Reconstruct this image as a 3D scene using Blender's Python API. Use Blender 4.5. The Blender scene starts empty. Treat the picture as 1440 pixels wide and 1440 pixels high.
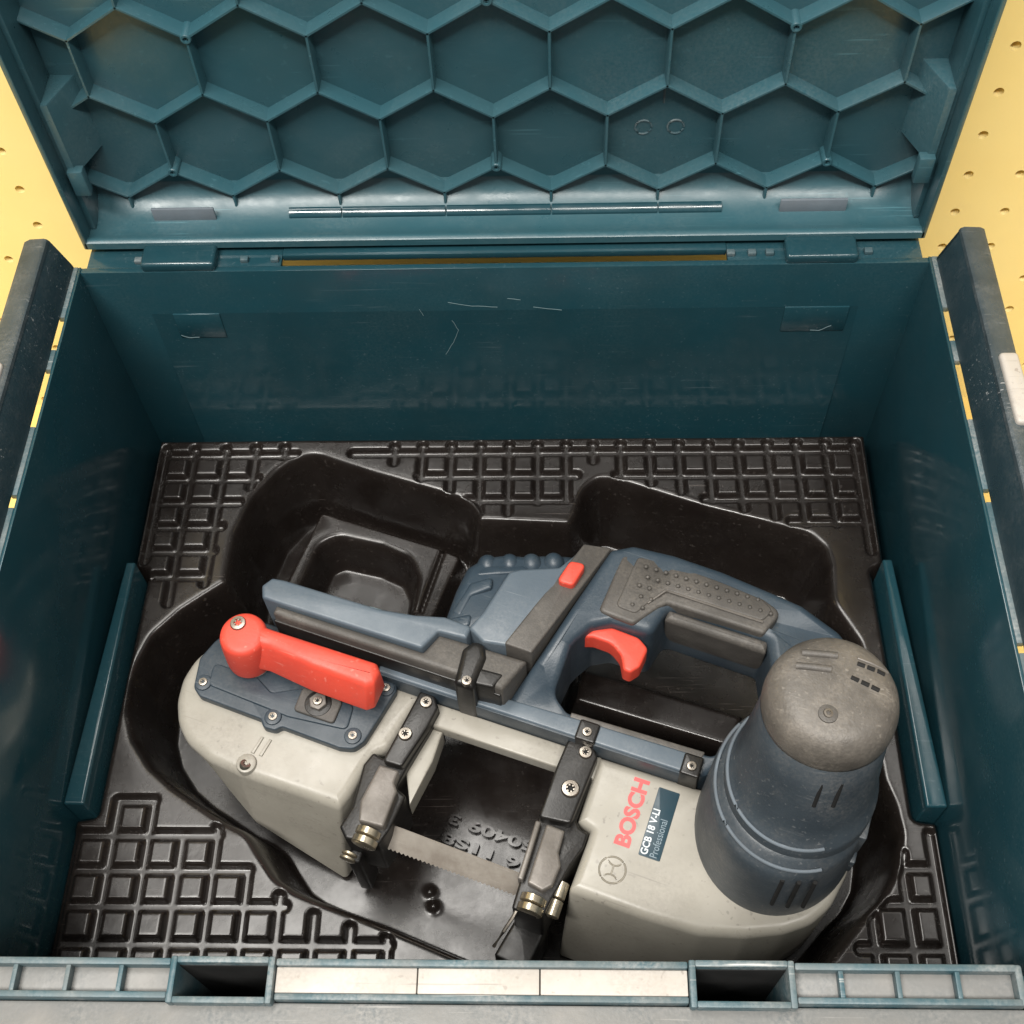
import bpy, bmesh, math, random
import numpy as np
from mathutils import Vector, Matrix
R = math.radians
random.seed(7)
S = bpy.context.scene
COL = S.collection

# ------------------------------------------------------------------ camera, world, lamps, exposure
cam = bpy.data.cameras.new("camera")
cam.sensor_width = 36.0
cam.lens = 36.0 * 1740.35 / 1440.0
cam.clip_start = 0.01
cam.clip_end = 60.0
camo = bpy.data.objects.new("camera", cam)
COL.objects.link(camo)
camo.location = (0.02613, -0.38890, 0.41560)
camo.rotation_euler = (R(31.89597), R(1.98653), R(0.86974))
S.camera = camo

world = bpy.data.worlds.new("World")
S.world = world
world.use_nodes = True
world.node_tree.nodes["Background"].inputs[0].default_value = (1.0, 0.96, 0.91, 1)
world.node_tree.nodes["Background"].inputs[1].default_value = 0.20

def lamp(name, loc, target, sx, sy, power, col):
    l = bpy.data.lights.new(name, 'AREA')
    l.shape = 'RECTANGLE'; l.size = sx; l.size_y = sy; l.energy = power; l.color = col
    o = bpy.data.objects.new(name, l); COL.objects.link(o)
    o.location = loc
    o.rotation_euler = (Vector(target) - Vector(loc)).to_track_quat('-Z', 'Y').to_euler()
    return o
for lx, ly, lz, sx, sy, pw in ((-0.60, -0.95, 1.95, 1.1, 0.13, 29), (0.55, -1.0, 2.0, 1.1, 0.13, 17), (-0.45, 0.30, 2.2, 1.8, 0.6, 25)):
    lamp("ceiling_lamp", (lx, ly, lz), (0, 0.0, -0.05), sx, sy, pw, (1.0, 0.965, 0.91))

S.view_settings.view_transform = 'Standard'
S.view_settings.look = 'None'
S.view_settings.exposure = 0.75
S.view_settings.gamma = 1.0

# ------------------------------------------------------------------ materials
def plastic(name, base, rough=0.4, alt=None, alt_scale=40, bump=0.05, bump_scale=900, dust=0.0,
            dust_col=(0.32, 0.30, 0.27), scratch=0.0, scratch_col=(0.35, 0.42, 0.44), metallic=0.0, spec=0.5, dust_scale=35, speck=0.0, speck_scale=420):
    m = bpy.data.materials.new(name); m.use_nodes = True
    nt = m.node_tree; N = nt.nodes; L = nt.links
    b = N["Principled BSDF"]
    b.inputs["Metallic"].default_value = metallic
    b.inputs["Specular IOR Level"].default_value = spec
    tc = N.new("ShaderNodeTexCoord")
    def noise(scale, detail=3, rough_=0.5, mapping=None):
        n = N.new("ShaderNodeTexNoise"); n.inputs["Scale"].default_value = scale
        n.inputs["Detail"].default_value = detail; n.inputs["Roughness"].default_value = rough_
        if mapping:
            mp = N.new("ShaderNodeMapping"); mp.inputs["Rotation"].default_value = mapping[0]; mp.inputs["Scale"].default_value = mapping[1]
            L.new(tc.outputs["Object"], mp.inputs["Vector"]); L.new(mp.outputs["Vector"], n.inputs["Vector"])
        else:
            L.new(tc.outputs["Object"], n.inputs["Vector"])
        return n
    def ramp(sock, a, bb):
        r = N.new("ShaderNodeMapRange"); r.inputs[1].default_value = a; r.inputs[2].default_value = bb
        L.new(sock, r.inputs[0]); return r.outputs[0]
    def mul(s1, v):
        q = N.new("ShaderNodeMath"); q.operation = 'MULTIPLY'; L.new(s1, q.inputs[0])
        if isinstance(v, float): q.inputs[1].default_value = v
        else: L.new(v, q.inputs[1])
        return q.outputs[0]
    def mix(fac, a, bcol):
        q = N.new("ShaderNodeMix"); q.data_type = 'RGBA'
        L.new(fac, q.inputs[0])
        if isinstance(a, tuple): q.inputs[6].default_value = (*a, 1)
        else: L.new(a, q.inputs[6])
        q.inputs[7].default_value = (*bcol, 1)
        return q.outputs[2]
    n1 = noise(alt_scale, 4, 0.6)
    if alt is None: alt = tuple(c * 0.78 for c in base)
    col = mix(ramp(n1.outputs[0], 0.35, 0.7), base, alt)
    rsock = None
    if dust > 0:
        nd = noise(dust_scale, 6, 0.7)
        nf = noise(700, 2, 0.6)
        f = mul(ramp(nd.outputs[0], 0.45, 0.75), ramp(nf.outputs[0], 0.3, 0.65))
        col = mix(mul(f, float(dust)), col, dust_col)
    if scratch > 0:
        n_a = noise(1.0, 2, 0.5, ((0.3, 0.2, 0.5), (25, 900, 500)))
        n_b = noise(1.0, 2, 0.5, ((0.2, 0.9, -0.9), (30, 850, 600)))
        msk = ramp(noise(22, 2).outputs[0], 0.48, 0.68)
        mx = N.new("ShaderNodeMath"); mx.operation = 'MAXIMUM'
        L.new(ramp(n_a.outputs[0], 0.66, 0.74), mx.inputs[0]); L.new(ramp(n_b.outputs[0], 0.67, 0.75), mx.inputs[1])
        col = mix(mul(mul(mx.outputs[0], msk), float(scratch)), col, scratch_col)
    if speck > 0:
        sp = ramp(noise(speck_scale, 2, 0.4).outputs[0], 0.66, 0.72)
        col = mix(mul(mul(sp, ramp(noise(28, 3, 0.6).outputs[0], 0.38, 0.62)), float(speck)), col, scratch_col)
    L.new(col, b.inputs["Base Color"])
    nr = noise(60, 4, 0.6)
    rr = N.new("ShaderNodeMapRange"); rr.inputs[1].default_value = 0.3; rr.inputs[2].default_value = 0.7
    rr.inputs[3].default_value = max(0.03, rough - 0.08); rr.inputs[4].default_value = min(1, rough + 0.1)
    L.new(nr.outputs[0], rr.inputs[0]); L.new(rr.outputs[0], b.inputs["Roughness"])
    if bump > 0:
        bp = N.new("ShaderNodeBump"); bp.inputs["Strength"].default_value = bump; bp.inputs["Distance"].default_value = 0.0006
        L.new(noise(bump_scale, 3, 0.6).outputs[0], bp.inputs["Height"]); L.new(bp.outputs[0], b.inputs["Normal"])
    return m

M = {}
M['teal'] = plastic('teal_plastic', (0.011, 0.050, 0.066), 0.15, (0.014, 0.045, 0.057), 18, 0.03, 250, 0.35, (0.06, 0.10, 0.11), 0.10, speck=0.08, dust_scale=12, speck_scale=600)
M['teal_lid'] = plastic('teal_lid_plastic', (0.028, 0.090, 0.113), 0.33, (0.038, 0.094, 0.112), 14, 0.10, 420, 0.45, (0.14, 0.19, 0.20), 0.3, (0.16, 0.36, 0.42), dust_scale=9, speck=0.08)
M['teal_worn'] = plastic('worn_teal_plastic', (0.030, 0.080, 0.100), 0.45, (0.10, 0.125, 0.13), 60, 0.2, 500, 0.7, (0.34, 0.34, 0.33), 0.7, (0.55, 0.55, 0.53))
M['rail'] = plastic('worn_rail_plastic', (0.015, 0.030, 0.038), 0.30, (0.019, 0.035, 0.043), 30, 0.25, 700, 0.2, (0.16, 0.165, 0.165), 0.8, (0.45, 0.46, 0.46), dust_scale=90)
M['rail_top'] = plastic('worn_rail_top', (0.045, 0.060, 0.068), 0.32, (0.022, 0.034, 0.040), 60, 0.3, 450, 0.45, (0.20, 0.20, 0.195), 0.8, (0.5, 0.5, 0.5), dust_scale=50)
M['bare'] = plastic('bare_bright_metal', (0.72, 0.69, 0.63), 0.25, (0.6, 0.56, 0.5), 120, 0.1, 600, 0.2, metallic=0.5)
M['rib_edge'] = plastic('rubbed_rib_edge', (0.075, 0.150, 0.172), 0.33, (0.032, 0.092, 0.112), 45, 0.1, 420, 0.4, (0.16, 0.21, 0.22))  # lighter tint paints highlight lines along the rib front edges
M['dusty'] = plastic('dusty_channel_plastic', (0.200, 0.195, 0.185), 0.42, (0.105, 0.118, 0.122), 35, 0.25, 400, 0.6, (0.36, 0.335, 0.31), 0.6, (0.5, 0.48, 0.45))  # grey joins real dust with a ceiling reflection put into the colour
M['label_white'] = plastic('white_label_strip', (0.46, 0.43, 0.39), 0.45, (0.38, 0.35, 0.315), 30, 0.08, 300, 0.7, (0.27, 0.235, 0.205), 0.6, (0.22, 0.19, 0.165), speck=0.6)  # mottled off-white shared by strip plates, rail clips and lever washer
M['tray'] = plastic('black_vacuum_formed_plastic', (0.0090, 0.0068, 0.0060), 0.24, (0.014, 0.011, 0.0095), 26, 0.06, 300, 0.25, (0.05, 0.043, 0.039), 0.3, (0.20, 0.175, 0.16), spec=0.6, speck=0.12)
M['beige'] = plastic('beige_painted_casting', (0.310, 0.292, 0.252), 0.34, (0.25, 0.235, 0.20), 26, 0.07, 700, 0.6, (0.16, 0.145, 0.125), 0.5, (0.14, 0.125, 0.11), speck=0.6, dust_scale=20)
M['blue'] = plastic('slate_blue_plastic', (0.032, 0.049, 0.066), 0.42, (0.025, 0.039, 0.054), 40, 0.15, 1100, 0.4, (0.11, 0.125, 0.135), 0.4, (0.22, 0.24, 0.25))
M['blue_light'] = plastic('pale_slate_blue_plastic', (0.094, 0.120, 0.145), 0.40, (0.072, 0.096, 0.120), 30, 0.12, 1100, 0.45, (0.19, 0.205, 0.22), 0.5, (0.26, 0.29, 0.31))
M['navy'] = plastic('navy_plastic', (0.028, 0.042, 0.056), 0.42, (0.021, 0.032, 0.043), 40, 0.12, 900, 0.45, (0.11, 0.115, 0.12), 0.5, (0.2, 0.22, 0.23))
M['motor'] = plastic('dusty_blue_motor_plastic', (0.042, 0.054, 0.065), 0.45, (0.030, 0.039, 0.048), 40, 0.2, 800, 0.6, (0.14, 0.135, 0.13), 0.5, (0.24, 0.24, 0.24), speck=0.25, speck_scale=600)
M['rubber'] = plastic('grey_rubber', (0.072, 0.066, 0.060), 0.55, (0.052, 0.048, 0.043), 60, 0.3, 1200, 0.5, (0.19, 0.172, 0.15), 0.3, (0.25, 0.23, 0.2))
M['rubber_dusty'] = plastic('dusty_grey_rubber', (0.118, 0.106, 0.092), 0.46, (0.060, 0.054, 0.047), 55, 0.4, 700, 0.85, (0.23, 0.205, 0.175), 0.6, (0.34, 0.31, 0.27), speck=0.3, speck_scale=600, dust_scale=45)
M['black'] = plastic('black_plastic', (0.0075, 0.007, 0.0068), 0.38, (0.012, 0.011, 0.010), 40, 0.15, 800, 0.2, (0.08, 0.07, 0.06))
M['void'] = plastic('dark_opening', (0.003, 0.003, 0.003), 0.8, None, 40, 0.0)  # near-black stands in for shade inside pockets, vents and screw recesses
M['red'] = plastic('red_plastic', (0.66, 0.068, 0.040), 0.48, (0.56, 0.055, 0.034), 45, 0.15, 600, 0.3, (0.34, 0.10, 0.075), 0.4, (0.75, 0.30, 0.24), speck=0.3)
M['steel'] = plastic('steel', (0.34, 0.31, 0.27), 0.35, (0.22, 0.19, 0.16), 120, 0.1, 600, 0.4, (0.10, 0.08, 0.06), metallic=0.9)
M['brass'] = plastic('worn_bearing_steel', (0.56, 0.50, 0.38), 0.28, (0.42, 0.37, 0.28), 90, 0.1, 600, 0.3, (0.16, 0.13, 0.10), metallic=0.9)
M['blade'] = plastic('blade_steel', (0.46, 0.42, 0.37), 0.36, (0.33, 0.29, 0.25), 70, 0.1, 600, 0.6, (0.22, 0.18, 0.15), 0.6, (0.7, 0.66, 0.6), metallic=0.4)
M['pad'] = plastic('worn_guide_block', (0.17, 0.155, 0.14), 0.42, (0.12, 0.108, 0.095), 60, 0.2, 600, 0.4, (0.06, 0.05, 0.045), metallic=0.25)
M['red_print'] = plastic('red_print', (0.60, 0.10, 0.10), 0.5, (0.52, 0.085, 0.085), 60, 0.0)
M['white_print'] = plastic('white_print', (0.62, 0.66, 0.68), 0.5, None, 60, 0.0)
M['grey_print'] = plastic('grey_print', (0.20, 0.26, 0.30), 0.5, None, 60, 0.0)
M['label_navy'] = plastic('navy_label_film', (0.012, 0.040, 0.058), 0.3, None, 60, 0.02)
M['emblem'] = plastic('embossed_beige', (0.275, 0.252, 0.208), 0.42, None, 40, 0.0)
M['yellow'] = plastic('yellow_painted_hardboard', (0.96, 0.80, 0.37), 0.5, (0.93, 0.75, 0.32), 10, 0.10, 400, 0.2, (0.85, 0.70, 0.40))
M['brown'] = plastic('brown_hardboard', (0.48, 0.215, 0.055), 0.7, (0.40, 0.17, 0.04), 40, 0.1, 500)
M['bench'] = plastic('varnished_yellow_wood', (0.92, 0.70, 0.25), 0.5, (0.85, 0.62, 0.2), 18, 0.1, 300)
M['scuff'] = plastic('pale_scuff', (0.16, 0.24, 0.26), 0.5, None, 60, 0.0)
M['hingepad'] = plastic('grey_pad_plastic', (0.16, 0.19, 0.22), 0.4, None, 60, 0.1, 700, 0.4, (0.2, 0.2, 0.2))

# ------------------------------------------------------------------ mesh helpers (millimetres in, metres out)
ZOFF = [0.0]        # subtracted from z, so a thing's meshes sit relative to its Empty
def link(name, me, mat, parent=None, sharp=38):
    me.name = name
    me.materials.clear(); me.materials.append(M[mat])
    for p in me.polygons: p.use_smooth = True
    me.set_sharp_from_angle(angle=R(sharp))
    o = bpy.data.objects.new(name, me); COL.objects.link(o)
    if parent is not None: o.parent = parent
    return o
def from_bm(name, bm, mat, parent=None, sharp=38, recalc=True):
    if recalc: bmesh.ops.recalc_face_normals(bm, faces=bm.faces)
    bmesh.ops.scale(bm, vec=(0.001,) * 3, verts=bm.verts)
    if parent is not None and parent.get('zoff'):
        bmesh.ops.translate(bm, vec=(0, 0, -parent['zoff']), verts=bm.verts)
    me = bpy.data.meshes.new(name); bm.to_mesh(me); bm.free()
    o = link(name, me, mat, parent, sharp)
    if parent is not None and parent.get('zoff'): o['zoff'] = parent['zoff']
    return o
class Poly(list):
    raw = None; rad = None; n = 4
def fillet(pts, r, n=4):
    """round the corners of a polygon; r a number or one per corner"""
    out = Poly(); k = len(pts)
    out.raw = [tuple(p) for p in pts]; out.rad = list(r) if isinstance(r, (list, tuple)) else [r] * k; out.n = n
    while len(out.rad) < k: out.rad.append(out.rad[-1])
    r = out.rad
    for i, p in enumerate(pts):
        rad = r[i] if isinstance(r, (list, tuple)) else r
        p = Vector(p); a = Vector(pts[i - 1]) - p; b = Vector(pts[(i + 1) % k]) - p
        la, lb = a.length, b.length
        if la < 1e-6 or lb < 1e-6: out.extend([tuple(p)] * (n + 1)); continue
        a /= la; b /= lb
        ang = math.acos(max(-1, min(1, a.dot(b))))
        t = min(max(rad, 0.02) / max(1e-3, math.tan(ang / 2)), 0.48 * la, 0.48 * lb)
        p0, p1 = p + a * t, p + b * t
        for j in range(n + 1):
            s = j / n
            q = p0 * (1 - s) ** 2 + p * (2 * s * (1 - s)) + p1 * s ** 2
            out.append(tuple(q))
    return out
def mir(pts, r, s, n=4):
    return fillet([(s * x, y) for x, y in pts], r, n)
def ccw(pts):
    a = sum(pts[i][0] * pts[(i + 1) % len(pts)][1] - pts[(i + 1) % len(pts)][0] * pts[i][1] for i in range(len(pts)))
    return list(pts) if a > 0 else list(reversed(pts))
def inset(pts, d):
    n = len(pts); out = []
    for i in range(n):
        p = Vector(pts[i]); e1 = (p - Vector(pts[i - 1])); e2 = (Vector(pts[(i + 1) % n]) - p)
        if e1.length < 1e-9 or e2.length < 1e-9: out.append(tuple(p)); continue
        e1.normalize(); e2.normalize()
        n1 = Vector((-e1.y, e1.x)); n2 = Vector((-e2.y, e2.x))
        m = (n1 + n2); l = m.length
        if l < 1e-6: out.append(tuple(p)); continue
        m /= l
        out.append(tuple(p + m * (d / max(0.5, m.dot(n1)))))
    return out
def slab_bm(bm, pts, z0, z1, r=0.8, steps=3, fn=None, rb=0.0):
    """solid with a rounded upper edge; fn(x, y, z) may bend it"""
    rings = []
    if isinstance(pts, Poly):
        raw, rad = list(pts.raw), list(pts.rad)
        if ccw(raw) != raw: raw = raw[::-1]; rad = rad[::-1]
        turn = []
        for i in range(len(raw)):
            a_ = Vector(raw[i]) - Vector(raw[i - 1]); b_ = Vector(raw[(i + 1) % len(raw)]) - Vector(raw[i])
            turn.append(1 if a_.x * b_.y - a_.y * b_.x > 0 else -1)
        nn = pts.n
        def off(d): return list(fillet(inset(raw, d), [max(0.05, q - d * t_) for q, t_ in zip(rad, turn)], nn))
    else:
        pts = ccw(pts)
        def off(d): return inset(pts, d)
    if rb > 0: rings.append((off(rb), z0)); rings.append((off(0), z0 + rb))
    else: rings.append((off(0), z0))
    for j in range(steps + 1):
        a = (math.pi / 2) * j / steps
        rings.append((off(r * (1 - math.cos(a))), z1 - r + r * math.sin(a)))
    pts = rings[0][0]
    f = fn or (lambda x, y, z: (x, y, z))
    vs = [[bm.verts.new(f(x, y, z)) for x, y in ring] for ring, z in rings]
    n = len(pts)
    for a, b in zip(vs, vs[1:]):
        for i in range(n): bm.faces.new((a[i], a[(i + 1) % n], b[(i + 1) % n], b[i]))
    bm.faces.new(vs[-1]); bm.faces.new(list(reversed(vs[0])))
    return bm
def slab(name, pts, z0, z1, mat, parent, r=0.8, corner=0, steps=3, fn=None, sharp=38, rb=0.0):
    if corner: pts = fillet(pts, corner)
    return from_bm(name, slab_bm(bmesh.new(), pts, z0, z1, r, steps, fn, rb), mat, parent, sharp, recalc=True)
def box_bm(bm, x0, x1, y0, y1, z0, z1, bev=0.0, seg=2):
    m = Matrix.Translation(((x0 + x1) / 2, (y0 + y1) / 2, (z0 + z1) / 2)) @ Matrix.Diagonal((abs(x1 - x0), abs(y1 - y0), abs(z1 - z0), 1))
    vs = bmesh.ops.create_cube(bm, size=1, matrix=m)['verts']
    if bev > 0:
        es = list({e for v in vs for e in v.link_edges})
        bmesh.ops.bevel(bm, geom=es, offset=bev, segments=seg, affect='EDGES', profile=0.5)
    return bm
def box(name, x0, x1, y0, y1, z0, z1, mat, parent, bev=0.4):
    return from_bm(name, box_bm(bmesh.new(), x0, x1, y0, y1, z0, z1, bev), mat, parent)
def loft(name, rings, mat, parent, sharp=38, cap=True):
    bm = bmesh.new()
    vs = [[bm.verts.new(p) for p in ring] for ring in rings]
    n = len(vs[0])
    for a, b in zip(vs, vs[1:]):
        for i in range(n): bm.faces.new((a[i], a[(i + 1) % n], b[(i + 1) % n], b[i]))
    if cap: bm.faces.new(vs[-1]); bm.faces.new(list(reversed(vs[0])))
    return from_bm(name, bm, mat, parent, sharp)
def circ(c, r, z, n=48, rx=None):
    return [(c[0] + (rx or r) * math.cos(2 * math.pi * i / n), c[1] + r * math.sin(2 * math.pi * i / n), z) for i in range(n)]
def extrude_y(name, prof, y0, y1, mat, parent, end_in=0.0):
    """profile in x-z pushed along y; end_in shrinks the far end for a rounded cap"""
    c = (sum(p[0] for p in prof) / len(prof), min(p[1] for p in prof))
    rings = []
    for y, s in ((y0, 1), (y1 - end_in * 2, 1), (y1 - end_in * 0.8, 0.96), (y1 - end_in * 0.2, 0.86), (y1, 0.72)) if end_in else ((y0, 1), (y1, 1)):
        rings.append([(c[0] + (x - c[0]) * (0.5 + 0.5 * s), y, c[1] + (z - c[1]) * s) for x, z in prof])
    return loft(name, rings, mat, parent)
def tube_path(bm, pts, rad, n=6):
    rings = []
    for i, p in enumerate(pts):
        p = Vector(p); t = (Vector(pts[min(i + 1, len(pts) - 1)]) - Vector(pts[max(i - 1, 0)])).normalized()
        u = t.orthogonal().normalized(); v = t.cross(u)
        rings.append([bm.verts.new(p + (u * math.cos(2 * math.pi * k / n) + v * math.sin(2 * math.pi * k / n)) * rad) for k in range(n)])
    for a, b in zip(rings, rings[1:]):
        for k in range(n): bm.faces.new((a[k], a[(k + 1) % n], b[(k + 1) % n], b[k]))
    bm.faces.new(rings[-1]); bm.faces.new(list(reversed(rings[0])))
    return bm
def plate_curve(name, loops, z0, z1, bev, mat, parent, res=4, fn=None):
    """outline with holes, both edges rounded, made through a filled curve"""
    cu = bpy.data.curves.new(name, 'CURVE'); cu.dimensions = '2D'; cu.fill_mode = 'BOTH'
    for lp in loops:
        sp = cu.splines.new('POLY'); sp.points.add(len(lp) - 1); sp.use_cyclic_u = True
        for q, p in zip(sp.points, lp): q.co = (p[0] / 1000, p[1] / 1000, 0, 1)
    cu.extrude = max(0.0001, (abs(z1 - z0) / 2 - bev) / 1000); cu.bevel_depth = bev / 1000; cu.bevel_resolution = res; cu.offset = -bev / 1000
    t = bpy.data.objects.new(name, cu); COL.objects.link(t)
    dg = bpy.context.evaluated_depsgraph_get(); dg.update()
    me = bpy.data.meshes.new_from_object(t.evaluated_get(dg))
    bpy.data.objects.remove(t); bpy.data.curves.remove(cu)
    bm = bmesh.new(); bm.from_mesh(me); bpy.data.meshes.remove(me)
    bmesh.ops.scale(bm, vec=(1000,) * 3, verts=bm.verts)
    bmesh.ops.translate(bm, vec=(0, 0, (z0 + z1) / 2), verts=bm.verts)
    bmesh.ops.remove_doubles(bm, verts=bm.verts, dist=0.01)
    if fn:
        for v in bm.verts: v.co = fn(*v.co)
    return from_bm(name, bm, mat, parent, 40, recalc=False)
def text(name, body, mat, parent, origin, xdir, ydir, w, h, depth=0.25, bold=0.0, rounded=0.0):
    """letters fitted into a w x h rectangle at origin, along xdir / ydir"""
    cu = bpy.data.curves.new(name, 'FONT'); cu.body = body; cu.size = 10; cu.extrude = 0.5; cu.offset = bold; cu.resolution_u = 4
    t = bpy.data.objects.new(name, cu); COL.objects.link(t)
    dg = bpy.context.evaluated_depsgraph_get(); dg.update()
    me = bpy.data.meshes.new_from_object(t.evaluated_get(dg))
    bpy.data.objects.remove(t); bpy.data.curves.remove(cu)
    bm = bmesh.new(); bm.from_mesh(me); bpy.data.meshes.remove(me)
    x0 = min(v.co.x for v in bm.verts); x1 = max(v.co.x for v in bm.verts)
    y0 = min(v.co.y for v in bm.verts); y1 = max(v.co.y for v in bm.verts)
    X = Vector(xdir).normalized(); Yv = Vector(ydir).normalized(); Z = X.cross(Yv); O = Vector(origin)
    for v in bm.verts:
        v.co = O + X * ((v.co.x - x0) / (x1 - x0) * w) + Yv * ((v.co.y - y0) / (y1 - y0) * h) + Z * ((v.co.z) * depth)
    return from_bm(name, bm, mat, parent, 30, recalc=False)
def thing(name, label, cat, loc=(0, 0, 0), rz=0, zoff=0.0):
    o = bpy.data.objects.new(name, None); COL.objects.link(o)
    o.location = loc; o.rotation_euler = (0, 0, rz); o['label'] = label; o['category'] = cat; o['zoff'] = zoff
    o.empty_display_size = 0.03
    return o

# ------------------------------------------------------------------ bench and pegboard
bm = bmesh.new(); box_bm(bm, -1400, 1400, -900, 110, -250, -213, 2)
bench = from_bm('bench_top', bm, 'bench'); bench['kind'] = 'structure'

PITCH = 25.4
peg = thing('pegboard', 'yellow painted pegboard with rows of small holes standing behind the open lid', 'pegboard', (0, 0.0852, -0.2126), 0, -0.2126)
def pegboard():
    bm = bmesh.new(); n = 12; rad = 2.5
    i0, i1, j0, j1 = -30, 30, -10, 14
    grid = {}
    def corner(i, j):
        if (i, j) not in grid:
            grid[(i, j)] = bm.verts.new((232.3 - 9 * PITCH + (i - 0.5) * PITCH, 0, 47.1 + (j - 0.5) * PITCH))
        return grid[(i, j)]
    for i in range(i0, i1):
        for j in range(j0, j1):
            cx = 232.3 - 9 * PITCH + i * PITCH; cz = 47.1 + j * PITCH
            c = [corner(i, j), corner(i + 1, j), corner(i + 1, j + 1), corner(i, j + 1)]
            fr = [bm.verts.new((cx + rad * math.cos(2 * math.pi * k / n - math.pi * .75), 0, cz + rad * math.sin(2 * math.pi * k / n - math.pi * .75))) for k in range(n)]
            bk = [bm.verts.new((v.co.x, 6, v.co.z)) for v in fr]
            q = n // 4
            for s in range(4):
                for k in range(q):
                    a, b = fr[s * q + k], fr[(s * q + k + 1) % n]
                    if k == q // 2: bm.faces.new((c[s], c[(s + 1) % 4], b, a)) if False else None
                mid = s * q + q // 2
                for k in range(q):
                    a, b = fr[s * q + k], fr[(s * q + k + 1) % n]
                    cc = c[s] if k < (q + 1) // 2 else c[(s + 1) % 4]
                    bm.faces.new((cc, b, a))
                    if k == (q + 1) // 2 - 1: bm.faces.new((c[s], c[(s + 1) % 4], b))
            for k in range(n): bm.faces.new((fr[k], fr[(k + 1) % n], bk[(k + 1) % n], bk[k]))
    return bm
o = from_bm('board', pegboard(), 'yellow', peg, recalc=True)
box('backing', -790, 790, 6.5, 12, -212, 400, 'brown', peg, 0.3)

# ------------------------------------------------------------------ the tool case
CASE_Z = -0.2125
case = thing('tool_case', 'dark teal plastic tool case standing open with a honeycomb ribbed lid', 'tool case', (0, 0, CASE_Z), 0, CASE_Z)
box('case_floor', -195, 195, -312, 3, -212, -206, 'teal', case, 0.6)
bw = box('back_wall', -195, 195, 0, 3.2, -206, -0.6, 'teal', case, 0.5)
# shallow moulded fields and catch pockets on the back wall
loft('moulded_field', [[(-167, 0.6, -4), (166.5, 0.6, -4), (166.5, 0.9, -4), (-167, 0.9, -4)], [(-167, -0.02, -30), (166.5, -0.02, -30), (166.5, 0.9, -30), (-167, 0.9, -30)], [(-167, -0.85, -90), (166.5, -0.85, -90), (166.5, 0.9, -90), (-167, 0.9, -90)], [(-167, -0.85, -205), (166.5, -0.85, -205), (166.5, 0.9, -205), (-167, 0.9, -205)]], 'teal', bw)
for x0, x1 in ((-157, -134.5), (132.5, 162.5)):
    bm = bmesh.new()
    box_bm(bm, x0, x1, -0.75, 0.5, -46, -29, 0.35)
    from_bm('catch_pad', bm, 'teal', bw)
def scuffs(name, strokes, mat, parent, rad=0.28):
    for s in strokes:
        bm = bmesh.new(); pts = []
        for i in range(len(s) - 1):
            for k in range(4):
                t = k / 4; pts.append(tuple(s[i][q] * (1 - t) + s[i + 1][q] * t + random.uniform(-.15, .15) * (q != 1) for q in range(3)))
        pts.append(s[-1]); tube_path(bm, pts, rad, 5)
        from_bm(name, bm, mat, parent)
def on_wall(z): return 0.0 if z > -30 else -0.83 * min(1, (-30 - z) / 60.0)
def wall_scuff(*xz): return [(x, on_wall(z) - 0.05, z) for x, z in xz]
scuffs('scuff_mark', [wall_scuff((-25, -23.3), (-14, -26), (-2, -27)), wall_scuff((-24, -36), (-21.5, -43), (-24.5, -52), (-29, -61)), wall_scuff((-39, -28), (-37.4, -32.5)),
                      wall_scuff((14.8, -27.3), (28.2, -29.6)), wall_scuff((3, -21), (9, -22.2)), [(-156.5, -0.8, -44), (-153, -0.8, -46), (-148, -0.8, -45.5)], [(146.8, -0.8, -45), (151, -0.8, -45.4), (156.2, -0.8, -42)]], 'scuff', bw, 0.13)
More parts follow.
